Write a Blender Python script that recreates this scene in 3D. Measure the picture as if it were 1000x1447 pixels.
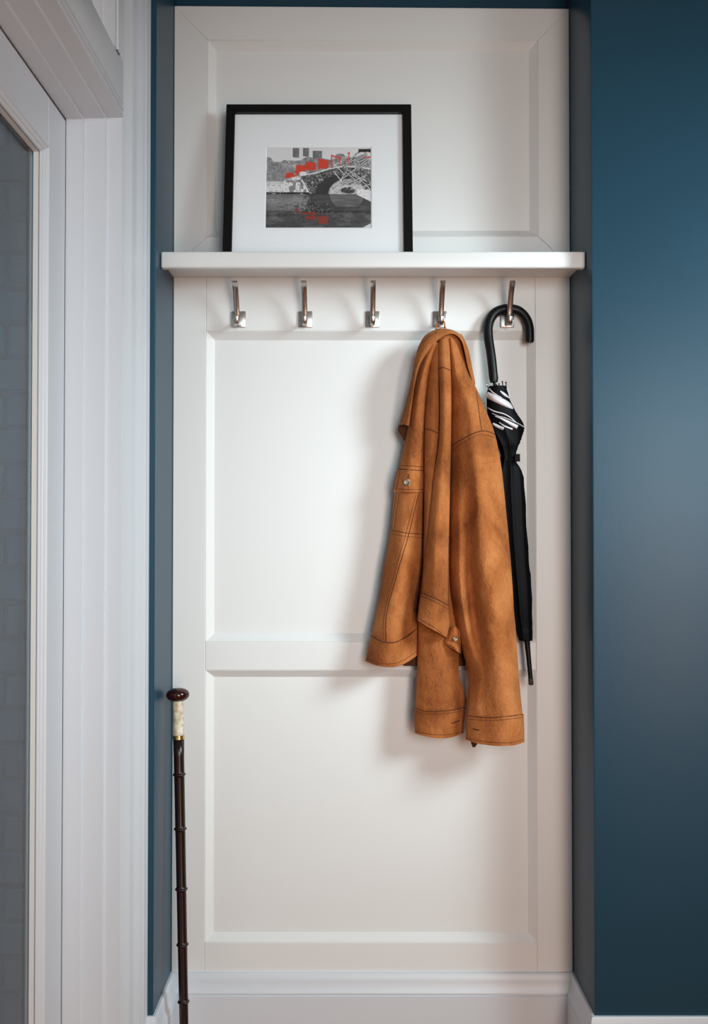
import bpy, bmesh, math, random
import numpy as np
from mathutils import Vector, noise
from mathutils.bvhtree import BVHTree

for o in list(bpy.data.objects): bpy.data.objects.remove(o)
scn = bpy.context.scene
C = scn.collection
random.seed(4)

# ------------------------------------------------------------------ camera
D, EYE, F = 2.1, 1.25, 1302.0
TH = math.atan(21.5 / F)
cam_d = bpy.data.cameras.new('camera'); cam = bpy.data.objects.new('camera', cam_d); C.objects.link(cam)
cam.location = (0, -D, EYE); cam.rotation_euler = (math.pi/2 + TH, 0, 0)
cam_d.sensor_fit = 'VERTICAL'; cam_d.sensor_height = 36; cam_d.lens = F/1447*36
cam_d.clip_start = .05
scn.camera = cam
# ------------------------------------------------------------------ light
w = bpy.data.worlds.new('world'); scn.world = w; w.use_nodes = True
w.node_tree.nodes['Background'].inputs[0].default_value = (.80, .84, .92, 1)
w.node_tree.nodes['Background'].inputs[1].default_value = .07
def area(name, loc, target, sx, sy, power, col):
    l = bpy.data.lights.new(name, 'AREA'); l.shape = 'RECTANGLE'; l.size = sx; l.size_y = sy; l.energy = power; l.color = col
    o = bpy.data.objects.new(name, l); C.objects.link(o); o.location = loc
    o.rotation_euler = (Vector(target)-Vector(loc)).to_track_quat('-Z', 'Z').to_euler()
    return o
wd = area('window_daylight', (1.85, -1.50, 2.12), (.40, 0, 1.24), .62, .75, 8.8, (.78, .95, 1.0)); wd.data.spread = math.radians(66)
area('warm_fill', (.72, -2.7, .70), (.55, 0, .75), .35, 1.2, 14.5, (1.0, .60, .38))  # added warm fill for the panelling's shaded right side, no known lamp
hd = area('front_softbox', (.70, -3.1, 1.62), (.07, 0, 1.28), 1.0, 1.0, 6.3, (.86, .96, 1.0)); hd.data.spread = math.radians(70)  # unseen cool frontal softbox, added with a narrowed beam to light the panelling
vs = scn.view_settings
vs.view_transform = 'Standard'; vs.look = 'None'; vs.gamma = 1; vs.use_curve_mapping = False; vs.exposure = 0.10

# ------------------------------------------------------------------ helpers
def at(px, py, y):
    a, b = (px-500)/F, (723.5-py)/F
    dy = math.cos(TH) - b*math.sin(TH); dz = math.sin(TH) + b*math.cos(TH)
    t = (y + D)/dy
    return Vector((a*t, y, EYE + dz*t))
def S(r, g, b):
    f = lambda c: ((c/255+.055)/1.055)**2.4 if c/255 > .04045 else c/255/12.92
    return (f(r), f(g), f(b), 1)

def mat(name, col, rough=.5, metal=0, col2=None, nscale=8, nstretch=(1, 1, 1), bump=0, bscale=200, sheen=0, spec=.5, bstretch=(1, 1, 1), **kw):
    m = bpy.data.materials.new(name); m.use_nodes = True
    nt = m.node_tree; b = nt.nodes['Principled BSDF']
    b.inputs['Base Color'].default_value = col; b.inputs['Roughness'].default_value = rough
    b.inputs['Metallic'].default_value = metal; b.inputs['Specular IOR Level'].default_value = spec
    if sheen:
        b.inputs['Sheen Weight'].default_value = sheen; b.inputs['Sheen Roughness'].default_value = .5
        b.inputs['Sheen Tint'].default_value = (col[0]*1.5, col[1]*1.5, col[2]*1.5, 1)
    tc = nt.nodes.new('ShaderNodeTexCoord')
    def nz(scale, stretch, detail=4):
        mp = nt.nodes.new('ShaderNodeMapping'); mp.inputs['Scale'].default_value = stretch
        nt.links.new(tc.outputs['Object'], mp.inputs[0])
        n = nt.nodes.new('ShaderNodeTexNoise'); n.inputs['Scale'].default_value = scale; n.inputs['Detail'].default_value = detail
        nt.links.new(mp.outputs[0], n.inputs['Vector']); return n
    if col2:
        n = nz(nscale, nstretch, 6)
        r = nt.nodes.new('ShaderNodeValToRGB'); r.color_ramp.elements[0].position = .35; r.color_ramp.elements[1].position = .68
        r.color_ramp.elements[0].color = col; r.color_ramp.elements[1].color = col2
        nt.links.new(n.outputs[0], r.inputs[0]); nt.links.new(r.outputs[0], b.inputs['Base Color'])
    if bump:
        n = nz(bscale, bstretch)
        bp = nt.nodes.new('ShaderNodeBump'); bp.inputs['Strength'].default_value = bump; bp.inputs['Distance'].default_value = .001
        nt.links.new(n.outputs[0], bp.inputs['Height']); nt.links.new(bp.outputs[0], b.inputs['Normal'])
    for k, v in kw.items(): b.inputs[k.replace('_', ' ')].default_value = v
    return m

WHITE = mat('white_satin_paint', (.80, .79, .775, 1), .42, bump=.10, bscale=60, bstretch=(1, 1, .15))
WHITE2 = mat('white_gloss_trim_dimmed', (.69, .72, .765, 1), .38, bump=.08, bscale=50, bstretch=(1, 1, .1))  # darker and cooler than WHITE: dimmer light at the door put into the colour
BLUE = mat('teal_blue_wall_paint', (.013, .054, .088, 1), .38, bump=.14, bscale=90, bstretch=(1, 1, .35), spec=.34)
BRICKM = mat('slate_painted_brick', S(66, 122, 158), .75, col2=S(76, 132, 168), nscale=6, bump=.5, bscale=70)
MORTAR = mat('slate_painted_mortar', S(52, 98, 128), .85, bump=.4, bscale=120)
def glassm(name, tint):                     # thin clear pane: see-through with a fresnel reflection
    m = bpy.data.materials.new(name); m.use_nodes = True; nt = m.node_tree; nt.nodes.remove(nt.nodes['Principled BSDF'])
    N = nt.nodes.new; L = nt.links.new; t = N('ShaderNodeBsdfTransparent'); t.inputs[0].default_value = tint
    g = N('ShaderNodeBsdfGlossy'); g.inputs['Roughness'].default_value = .02; lw = N('ShaderNodeLayerWeight'); p5 = N('ShaderNodeMath'); p5.operation = 'POWER'; p5.inputs[1].default_value = 5; L(lw.outputs['Facing'], p5.inputs[0])
    f = N('ShaderNodeMath'); f.operation = 'MULTIPLY_ADD'; f.inputs[1].default_value = .9; f.inputs[2].default_value = .03; L(p5.outputs[0], f.inputs[0]); lw.inputs[0].default_value = .5
    x = N('ShaderNodeMixShader'); L(f.outputs[0], x.inputs[0]); L(t.outputs[0], x.inputs[1]); L(g.outputs[0], x.inputs[2])
    L(x.outputs[0], nt.nodes['Material Output'].inputs[0]); return m
GLASS = glassm('door_glass', (.86, .93, .96, 1))
PGLASS = glassm('picture_glass', (1, 1, 1, 1))
CREAM = mat('cream_transom_paint', S(222, 214, 200), .5)
STEEL = mat('brushed_nickel', (.50, .46, .43, 1), .30, 1.0, bump=.2, bscale=300)
SCREW = mat('screw_steel', (.75, .75, .74, 1), .2, 1.0)
DARKHOLE = mat('dark_recess', (.01, .01, .01, 1), .8)
FBLACK = mat('black_frame_lacquer', (.004, .004, .004, 1), .4, spec=.25)
MATB = mat('white_mount_board', (.90, .91, .93, 1), .9, bump=.1, bscale=500)
WOODK = mat('dark_cherry_knob', S(54, 16, 11), .16, col2=S(40, 10, 8), nscale=60, nstretch=(1, 1, 4))
WOODS = mat('dark_rosewood_shaft', S(38, 14, 13), .28, col2=S(22, 9, 9), nscale=120, nstretch=(1, 1, .08))
IVORY = mat('carved_bone', S(230, 222, 204), .45, col2=S(186, 166, 128), nscale=110, bump=.6, bscale=220)
BRASS = mat('brass', (.80, .55, .22, 1), .25, 1.0)
RUB = mat('black_rubber', (.003, .003, .003, 1), .42, spec=.3, bump=.1, bscale=300)
NYL = mat('black_nylon', (.003, .003, .004, 1), .55, bump=.4, bscale=60, bstretch=(1, 1, .12), spec=.10)
SILV = mat('silver_trim_fabric', S(214, 208, 212), .45, metal=.15, bump=.3, bscale=60)
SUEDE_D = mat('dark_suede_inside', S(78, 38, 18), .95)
THREAD = mat('brown_thread', S(84, 44, 16), .9)
BUTTON = mat('horn_button', S(196, 172, 140), .22, col2=S(40, 28, 22), nscale=160)
FLOORM = mat('warm_timber_floor', S(176, 112, 66), .4, col2=S(150, 90, 50), nscale=5, nstretch=(.3, 6, 1))
CEILM = mat('white_ceiling', (.7, .7, .7, 1), .9)

def suede():
    m = bpy.data.materials.new('tan_suede'); m.use_nodes = True; nt = m.node_tree; N = nt.nodes.new; L = nt.links.new
    b = nt.nodes['Principled BSDF']; b.inputs['Roughness'].default_value = .95; b.inputs['Specular IOR Level'].default_value = .15
    b.inputs['Sheen Weight'].default_value = .10; b.inputs['Sheen Roughness'].default_value = .6; b.inputs['Sheen Tint'].default_value = (.9, .5, .25, 1)
    tc = N('ShaderNodeTexCoord')
    def nz(scale, st, det=5, dist=0):
        mp = N('ShaderNodeMapping'); mp.inputs['Scale'].default_value = st; L(tc.outputs['Object'], mp.inputs[0])
        n = N('ShaderNodeTexNoise'); n.inputs['Scale'].default_value = scale; n.inputs['Detail'].default_value = det
        n.inputs['Distortion'].default_value = dist; L(mp.outputs[0], n.inputs['Vector']); return n
    big = nz(10, (1.2, 1, .8), 3, .5); fine = nz(110, (1.3, 1, .7), 6, 1.5); tiny = nz(600, (1, 1, 1), 2)
    a1 = N('ShaderNodeMath'); a1.operation = 'MULTIPLY_ADD'; a1.inputs[1].default_value = .26; L(fine.outputs[0], a1.inputs[0])
    a2 = N('ShaderNodeMath'); a2.operation = 'MULTIPLY'; a2.inputs[1].default_value = .74; L(big.outputs[0], a2.inputs[0]); L(a2.outputs[0], a1.inputs[2])
    r = N('ShaderNodeValToRGB'); e = r.color_ramp.elements
    e[0].position = .31; e[0].color = S(116, 60, 28); e[1].position = .73; e[1].color = S(198, 128, 76)
    k = e.new(.50); k.color = S(164, 96, 50)
    L(a1.outputs[0], r.inputs[0]); L(r.outputs[0], b.inputs['Base Color'])
    bp = N('ShaderNodeBump'); bp.inputs['Strength'].default_value = .6; bp.inputs['Distance'].default_value = .003
    L(fine.outputs[0], bp.inputs['Height'])
    bp2 = N('ShaderNodeBump'); bp2.inputs['Strength'].default_value = .3; bp2.inputs['Distance'].default_value = .0006
    L(tiny.outputs[0], bp2.inputs['Height']); L(bp.outputs[0], bp2.inputs['Normal']); L(bp2.outputs[0], b.inputs['Normal'])
    return m
SUEDE = suede()

ORG = {}
def obj(name, vf, m, parent=None, smooth=False, bevel=0, bseg=2):
    vs_, fs = vf
    o3 = ORG.get(parent.name, Vector((0, 0, 0))) if parent else Vector((0, 0, 0))
    me = bpy.data.meshes.new(name); me.from_pydata([tuple(Vector(v)-o3) for v in vs_], [], fs); 
    bm = bmesh.new(); bm.from_mesh(me)
    bmesh.ops.recalc_face_normals(bm, faces=bm.faces)
    if bevel:
        bmesh.ops.bevel(bm, geom=[e for e in bm.edges if e.is_manifold and e.calc_face_angle(0) > .5], offset=bevel, segments=bseg, affect='EDGES', profile=.5)
    bm.to_mesh(me); bm.free()
    me.materials.append(m)
    if smooth:
        for p in me.polygons: p.use_smooth = True
        if smooth == 'auto': me.set_sharp_from_angle(angle=.7)
    elif bevel:
        for p in me.polygons: p.use_smooth = True
        me.set_sharp_from_angle(angle=.6)
    o = bpy.data.objects.new(name, me); C.objects.link(o)
    if parent: o.parent = parent
    ORG[o.name] = o3
    return o
def thing(name, label, cat, loc, group=None):
    o = bpy.data.objects.new(name, None); C.objects.link(o); o.location = loc; o.empty_display_size = .05
    o['label'] = label; o['category'] = cat
    if group: o['group'] = group
    ORG[o.name] = Vector(loc)
    return o
def struct(o, label=None, cat=None):
    o['kind'] = 'structure'
    if label: o['label'] = label
    if cat: o['category'] = cat
    return o
def box(x0, x1, y0, y1, z0, z1):
    v = [(x, y, z) for x in (x0, x1) for y in (y0, y1) for z in (z0, z1)]
    return v, [(0, 1, 3, 2), (4, 6, 7, 5), (0, 4, 5, 1), (2, 3, 7, 6), (0, 2, 6, 4), (1, 5, 7, 3)]
def join(*parts):
    V, Fc = [], []
    for v, f in parts:
        k = len(V); V += [tuple(p) for p in v]; Fc += [tuple(i+k for i in q) for q in f]
    return V, Fc
def extr_z(poly, z0, z1):                                  # vertical prism of an xy outline
    n = len(poly); v = [(x, y, z0) for x, y in poly]+[(x, y, z1) for x, y in poly]
    return v, [(i, (i+1) % n, n+(i+1) % n, n+i) for i in range(n)]+[tuple(range(n))[::-1], tuple(range(n, 2*n))]
def extr_y(poly, y0, y1):                                  # prism along y of an xz outline
    n = len(poly); v = [(x, y0, z) for x, z in poly]+[(x, y1, z) for x, z in poly]
    return v, [(i, (i+1) % n, n+(i+1) % n, n+i) for i in range(n)]+[tuple(range(n))[::-1], tuple(range(n, 2*n))]
def cat(pts, t):                                           # catmull-rom through pts, t in 0..1
    n = len(pts)-1; s = min(max(t*n, 0), n-1e-9); i = int(s); f = s-i
    p = [pts[max(i-1, 0)], pts[i], pts[i+1], pts[min(i+2, n)]]
    return tuple(.5*((2*b)+(-a+c)*f+(2*a-5*b+4*c-d)*f*f+(-a+3*b-3*c+d)*f**3) for a, b, c, d in zip(*p))
def tube(path, rad, n=12, flat=1.0, closed=False, fan=True):     # round or flattened tube; rad: number or list
    P = [Vector(p) for p in path]; V, Fc = [], []
    up = None
    for i, p in enumerate(P):
        t = (P[min(i+1, len(P)-1)]-P[max(i-1, 0)]).normalized()
        if up is None:
            up = Vector((1, 0, 0)) if abs(t.x) < .8 else Vector((0, 1, 0))
        a = (up - t*up.dot(t)).normalized(); up = a; b = t.cross(a)
        r = rad[i] if isinstance(rad, (list, tuple)) else rad
        for k in range(n):
            q = 2*math.pi*k/n; V.append(p + a*math.cos(q)*r + b*math.sin(q)*r*flat)
    m = len(P)
    for i in range(m-1):
        for k in range(n): Fc.append((i*n+k, i*n+(k+1) % n, (i+1)*n+(k+1) % n, (i+1)*n+k))
    Fc.append(tuple(range(n))[::-1]); Fc.append(tuple(range((m-1)*n, m*n)))
    return V, Fc
def lathe(axis0, axis1, prof, n=24):                       # prof: (distance along axis, radius)
    a0, a1 = Vector(axis0), Vector(axis1); t = (a1-a0).normalized()
    a = (Vector((0, 1, 0))-t*t.y).normalized(); b = t.cross(a); V, Fc = [], []
    for s, r in prof:
        for k in range(n):
            q = 2*math.pi*k/n; V.append(a0+t*s+(a*math.cos(q)+b*math.sin(q))*r)
    for i in range(len(prof)-1):
        for k in range(n): Fc.append((i*n+k, i*n+(k+1) % n, (i+1)*n+(k+1) % n, (i+1)*n+k))
    Fc.append(tuple(range(n))[::-1]); Fc.append(tuple(range((len(prof)-1)*n, len(prof)*n)))
    return V, Fc
def sweep_bar(path, wid, thk, wtop=None):                  # bar of rounded rectangle section, path in a yz plane
    P = [Vector(p) for p in path]; V, Fc = [], []; c = .3
    sec = [(1, -1+c), (1, 1-c), (1-c, 1), (-1+c, 1), (-1, 1-c), (-1, -1+c), (-1+c, -1), (1-c, -1)]; n = 8
    for i, p in enumerate(P):
        t = (P[min(i+1, len(P)-1)]-P[max(i-1, 0)]).normalized(); a = Vector((1, 0, 0)); b = t.cross(a).normalized()
        u = i/(len(P)-1); ww = wid+(wtop-wid)*u if wtop else wid
        for sx, sy in sec: V.append(p+a*sx*ww/2+b*sy*thk/2)
    for i in range(len(P)-1):
        for k in range(n): Fc.append((i*n+k, i*n+(k+1) % n, (i+1)*n+(k+1) % n, (i+1)*n+k))
    Fc.append(tuple(range(n))[::-1]); Fc.append(tuple(range((len(P)-1)*n, len(P)*n)))
    return V, Fc
def rings(rects, mp, fill=False):                          # nested rectangles (a0,a1,b0,b1,depth) lofted into each other
    V = []; Fc = []
    for a0, a1, b0, b1, d in rects: V += [mp(a0, b0, d), mp(a1, b0, d), mp(a1, b1, d), mp(a0, b1, d)]
    for i in range(len(rects)-1):
        for k in range(4): Fc.append((i*4+k, i*4+(k+1) % 4, i*4+4+(k+1) % 4, i*4+4+k))
    if fill: n = len(V); Fc.append((n-4, n-3, n-2, n-1))
    return V, Fc
def mould(path, prof, side=1):                             # profile (out, z) swept along an xy path with mitres
    P = [Vector(p).to_2d() for p in path]; n = len(P); offs = []
    for i in range(n):
        ds = []
        if i > 0: ds.append((P[i]-P[i-1]).normalized())
        if i < n-1: ds.append((P[i+1]-P[i]).normalized())
        ns = [Vector((-d.y, d.x))*side for d in ds]
        if len(ns) == 2:
            m = (ns[0]+ns[1]).normalized(); m = m/max(m.dot(ns[0]), .2)
        else: m = ns[0]
        offs.append(m)
    V, Fc = [], []; k = len(prof)
    for p, m in zip(P, offs):
        for o, z in prof: V.append((p.x+m.x*o, p.y+m.y*o, z))
    for i in range(n-1):
        for j in range(k-1): Fc.append((i*k+j, i*k+j+1, (i+1)*k+j+1, (i+1)*k+j))
    return V, Fc

# ------------------------------------------------------------------ room shell
XL, XR, YF = -.4135, .495, -.187            # alcove sides and the depth of its front edge
XW = -.4246                                 # face of the side wall with the door
CEIL = 2.75
ztop = at(500, 10, 0).z
struct(obj('floor', box(-3, 3.2, -4.6, 1.2, -.05, 0), FLOORM), 'warm brown timber floor of the hallway', 'floor')
struct(obj('ceiling', box(-.62, 3.2, -3.2, .3, CEIL, CEIL+.05), CEILM), 'plain white ceiling of the hallway', 'ceiling')
struct(obj('wall_back', box(XL-.01, XR+.01, .029, .10, 0, CEIL), BLUE), 'blue painted back wall of the alcove above the white panelling', 'wall')
struct(obj('wall_right', box(XR, 3.2, YF, .10, 0, CEIL), BLUE, bevel=.004), 'teal blue painted wall to the right of the alcove', 'wall')
# left wall with the door opening: nib beside the alcove, stretch near the viewer, strip above the door
YJ, YN = -.409, -1.245                     # far and near side of the door opening
TH0 = at(173, 166, YJ).z                   # door head height
TR0 = at(160, 64, -.473).z                 # bottom of the transom light
wl = struct(obj('wall_left', join(extr_z([(XL, .10), (XL, YF+.002), (XL-.002, YF), (-.437, YF), (-.437, YJ+.02), (-.60, YJ+.02), (-.60, .10)], 0, CEIL),
      box(-.60, -.437, -3.2, YN-.02, 0, CEIL), box(-.60, -.437, YN-.02, YJ+.02, TR0+.42, CEIL)), BLUE), 'narrow teal blue wall between white door surround and alcove', 'wall')

# ---- white panelling in the alcove: boards and recessed fields
pan = thing('wall_panelling', 'white painted wood panelling with three recessed panels lining the alcove', 'panelling', (0, 0, 0))
pan['kind'] = 'structure'
zsb, zst = at(500, 392, 0).z, at(500, 362, 0).z
zb0 = at(500, 1373, 0).z
Y0, YB = 0.0, .028                          # board face
X0, X1 = XL+.0005, XR-.0005
def X(px, py): return at(px, py, 0).x
def Z(py): return at(500, py, 0).z
pl = [(X(293, 200), X(760, 200), Z(334), Z(57)), (X(291, 690), X(758, 690), Z(907), Z(468)), (X(289, 1140), X(757, 1140), Z(1332), Z(947))]
def board(name, quad, g=.00015):             # a board given by its four xz corners, its edges eased
    cx = sum(p[0] for p in quad)/len(quad); cz = sum(p[1] for p in quad)/len(quad)
    q = [(x+(cx-x)*0+(g if x < cx else -g), z+(g if z < cz else -g)) for x, z in quad]
    return obj(name, extr_y(q, Y0, YB-.003), WHITE, pan, bevel=.0012, bseg=1)
a0, a1, b0, b1 = pl[0]
zl = b0-(a0-X0)*.9                          # lower end of the mitred upper frame, hidden behind the shelf
ztl, ztr = at(246, 8, 0).z, at(806, 12, 0).z
board('top_rail', [(X0, ztl), (a0, b1), (a1, b1), (X1, ztr)])
board('stile', [(X0, zl), (a0, b0), (a0, b1), (X0, ztl)])
board('stile', [(a1, b0), (X1, zl), (X1, ztr), (a1, b1)])
board('bottom_rail', [(X0, zl), (X1, zl), (a1, b0), (a0, b0)])
c0, c1, d0, d1 = pl[1]; e0, e1, g0, g1 = pl[2]
c0 = e0 = (c0+e0)/2; c1 = e1 = (c1+e1)/2
board('stile', [(X0, 0), (c0, 0), (c0, zl), (X0, zl)], .0001)
board('stile', [(c1, 0), (X1, 0), (X1, zl), (c1, zl)], .0001)
board('hook_rail', [(c0, d1), (c1, d1), (c1, zl), (c0, zl)], .0001)
board('middle_rail', [(c0, g1), (c1, g1), (c1, d0), (c0, d0)], .0001)
board('bottom_rail', [(c0, 0), (c1, 0), (c1, g0), (c0, g0)], .0001)
for (r0, r1, s0, s1) in (pl[0], (c0, c1, d0, d1), (c0, c1, g0, g1)):
    R = lambda i, d: (r0+i, r1-i, s0+i, s1-i, d)
    obj('panel_moulding', rings([R(-.001, .004), R(0, .0012), R(.0006, .0004), R(.0145, .0125), R(.016, .0135), R(.0175, .015), R(.0185, .0158), R(.0185, .022)], lambda a, b, d: (a, d, b)), WHITE, pan)
    obj('panel_field', box(r0+.01, r1-.01, .0152, YB, s0+.01, s1-.01), WHITE, pan)

# ---- baseboards
bt = zb0
bprof = [(0, bt), (.005, bt), (.008, bt-.003), (.0095, bt-.018), (.012, bt-.030), (.0165, bt-.038), (.0175, bt-.040), (.0175, bt-.0415), (.0145, bt-.043), (.0145, bt-.045), (.0185, bt-.047), (.0185, 0)]
full = [(-.50, YF), (XL, YF), (XL, 0), (XR, 0), (XR, YF), (3.2, YF)]
def bb(name, i, label):
    # mitred run between corners i and i+1 of the path
    V, Fc = mould(full, bprof, side=-1); k = len(bprof)
    V = V[i*k:(i+2)*k]; Fs = [(j, j+1, k+j+1, k+j) for j in range(k-1)]
    struct(obj(name, (V, Fs), WHITE2, smooth='auto'), label, 'baseboard')
bb('baseboard_left', 1, 'short white moulded baseboard along the left side of the alcove')
bb('baseboard_back', 2, 'white moulded baseboard across the bottom of the alcove panelling')
bb('baseboard_right', 3, 'short white moulded baseboard along the right side of the alcove')
bb('baseboard_front', 4, 'white moulded baseboard under the wide blue wall at right')
bb('baseboard_corner', 0, 'stub of white baseboard between door surround and alcove')

# ------------------------------------------------------------------ door surround (side wall)
dr = thing('door_surround', 'white moulded door frame with deep stepped jambs and a transom above', 'door frame', (-.47, -.83, 0))
dr['kind'] = 'structure'
aprof = [(-.4075, 0), (-.397, 0), (-.393, .002), (-.376, .002), (-.370, .0065), (-.358, .0085), (-.348, .0085), (-.343, .0035), (-.314, .0025), (-.300, .005), (-.286, .010), (-.275, .0105), (-.270, .006), (-.262, .0045), (-.240, .003), (-.234, .0065), (-.224, .0065), (-.219, .003), (-.205, .003), (-.200, .0048), (-.1885, .004)]
XA = XW-.004
poly = [(XA+o, y) for y, o in aprof]+[(-.4365, -.1885), (-.4365, -.4075)]
obj('architrave', extr_z(poly, 0, CEIL), WHITE2, dr, smooth='auto')
poly = [(XA+o, 2*YN-(2*YN-y) if False else YN-(y-YJ)) for y, o in aprof]+[(-.4365, YN-.2205), (-.4365, YN-.0015)]
obj('architrave', extr_z(poly, 0, CEIL), WHITE2, dr, smooth='auto')
XJ = XW-.004+.0005
def jamb(s, y):   # s=+1 far jamb facing the viewer, -1 near jamb
    q = [(XA+.001, y), (-.456, y), (-.4565, y-s*.010), (-.4945, y-s*.010), (-.495, y-s*.020), (-.5255, y-s*.020), (-.5255, y-s*.003), (-.598, y-s*.003), (-.598, y+s*.018), (-.4372, y+s*.018), (-.4372, y+s*.001), (XA+.001, y+s*.001)]
    return obj('jamb', extr_z(q, 0, TR0+.40), WHITE2, dr)
jamb(1, YJ); jamb(-1, YN)
hz = TH0
q = [(XA+.001, hz), (-.456, hz), (-.4565, hz-.006), (-.4945, hz-.006), (-.495, hz-.012), (-.5255, hz-.012), (-.5255, hz-.003), (-.598, hz-.003), (-.598, TR0), (XA+.001, TR0)]
obj('head', extr_y(q, YN+.0005, YJ-.0005), WHITE2, dr)
# flat band and thin beads on the transom bar, and the inner margin beside the transom light
obj('transom_bar', join(box(XA-.002, XA+.0022, YN-.001, YJ+.001, hz+.024, TR0-.003), box(XA-.002, XA+.0030, YN-.001, YJ+.001, hz+.012, hz+.021), box(XA-.002, XA+.0022, YN-.001, YJ+.001, hz+.0005, hz+.009)), WHITE2, dr, bevel=.0012)
def margin(s, y): return obj('transom_margin', join(extr_z([(XA+.003, y), (XA+.003, y-s*.064), (-.448, y-s*.064), (-.448, y-s*.070), (-.5, y-s*.070), (-.5, y)], TR0, TR0+.40), extr_z([(XA+.0055, y-s*.030), (XA+.0055, y-s*.050), (XA, y-s*.050), (XA, y-s*.030)], TR0, TR0+.40)), WHITE2, dr)
margin(1, YJ); margin(-1, YN)
ts = struct(obj('window_1', rings([(YN+.06, YJ-.066, TR0, TR0+.42, -.455), (YN+.06, YJ-.066, TR0, TR0+.42, -.462), (YN+.072, YJ-.078, TR0+.012, TR0+.408, -.466), (YN+.074, YJ-.08, TR0+.014, TR0+.406, -.478), (YN+.104, YJ-.105, TR0+.04, TR0+.38, -.478), (YN+.106, YJ-.107, TR0+.042, TR0+.378, -.492)], lambda a, b, d: (d, a, b)), CREAM), 'cream painted transom window above the glazed door', 'window')
obj('pane', box(-.494, -.490, YN+.10, YJ-.10, TR0+.035, TR0+.385), GLASS, ts)

# ------------------------------------------------------------------ glazed door leaf
XD = -.5258
dl = thing('door_1', 'white door with one tall clear glass pane, at the left edge', 'door', (XD-.02, (YN+YJ)/2, .005))
dl['kind'] = 'structure'
y0, y1, z0, z1 = YN+.0235, YJ-.0225, .006, hz-.0155
gy1 = -.524; gy0 = y0+(y1-gy1); gz1 = at(65.8, 208.6, gy1).z; gz0 = .28
def flat(name, q, x0=XD-.032, x1=XD):
    n = len(q); v = [(x0, y, z) for y, z in q]+[(x1, y, z) for y, z in q]
    return obj(name, (v, [(i, (i+1) % n, n+(i+1) % n, n+i) for i in range(n)]+[tuple(range(n))[::-1], tuple(range(n, 2*n))]), WHITE2, dl, bevel=.001, bseg=1)
flat('stile', [(gy1, z0), (y1, z0), (y1, z1), (gy1, z1)])
flat('stile', [(y0, z0), (gy0, z0), (gy0, z1), (y0, z1)])
flat('top_rail', [(gy0, gz1), (gy1, gz1), (gy1, z1), (gy0, z1)])
flat('bottom_rail', [(gy0, z0), (gy1, z0), (gy1, gz0), (gy0, gz0)])
G = lambda i, d: (gy0+i, gy1-i, gz0+i, gz1-i, XD+d)
obj('glass_moulding', rings([G(-.003, .000), G(-.002, .0015), G(.0, .0015), G(.0012, -.001), G(.004, -.0035), G(.0055, -.0035), G(.0065, -.006), G(.0095, -.008), G(.0105, -.010), G(.0105, -.012)], lambda a, b, d: (d, a, b)), WHITE2, dl)
obj('bead', rings([G(.0105, -.0134), G(.0118, -.0128), G(.0122, -.0215)], lambda a, b, d: (d, a, b)), WHITE, dl)
obj('bead', rings([G(-.002, -.032), G(.0, -.034), G(.008, -.031), G(.0122, -.0275)], lambda a, b, d: (d, a, b)), WHITE2, dl)
obj('pane', box(XD-.0265, XD-.0225, gy0+.004, gy1-.004, gz0+.004, gz1-.004), GLASS, dl)

# ------------------------------------------------------------------ painted brick wall beyond the door glass
YBW = .20
bw = struct(obj('wall_outer', box(-2.2, -.62, YBW+.006, YBW+.1, 0, 3.0), MORTAR), 'slate blue painted brick wall seen through the door glass', 'wall')
cp = .0877; zc0 = at(25, 357, YBW).z
zc0 -= math.floor(zc0/cp)*cp
xj = at(12, 380, YBW).x
bmesh_cache = {}
r = 0; z = zc0-cp
rowi = round((at(25, 380, YBW).z-zc0)/cp-.5)
for r in range(-1, 33):
    z = zc0+r*cp
    off = 0 if (r-rowi) % 2 == 0 else .12
    for k in range(-6, 3):
        x = xj+off+k*.24
        if x+.23 < -2.15 or x > -.66: continue
        sx1 = min(x+.230, -.63)
        z_0 = max(z+.006, .0)
        if z_0 > 2.9: continue
        d = random.uniform(-.0015, .0015)
        if sx1 == x+.230 and z_0 == z+.006:
            if 'b' not in bmesh_cache:
                o = obj('brick', box(0, .230, 0, .02, 0, cp-.013), BRICKM, bw, bevel=.004, bseg=1); bmesh_cache['b'] = o.data
            else:
                o = bpy.data.objects.new('brick', bmesh_cache['b']); C.objects.link(o); o.parent = bw
            o.location = (x, YBW-.001+d, z_0)
        else:
            obj('brick', box(x, sx1, YBW-.001+d, YBW+.02, z_0, z+cp-.007), BRICKM, bw, bevel=.004, bseg=1)

# ------------------------------------------------------------------ shelf
YS = -.143
zlt, zlb = at(500, 355, YS).z, at(500, 378.5, YS).z
sh = thing('wall_shelf', 'white wooden shelf across the alcove, over the row of hooks', 'shelf', (0, -.07, zlt))
obj('shelf_board', box(X0, X1, YS+.02, -.0003, zsb, zlt-.009), WHITE, sh)
obj('front_edge', box(X0+.0005, X1-.0005, YS, YS+.0198, zlb, zlt), WHITE, sh, bevel=.0045, bseg=3)

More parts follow.
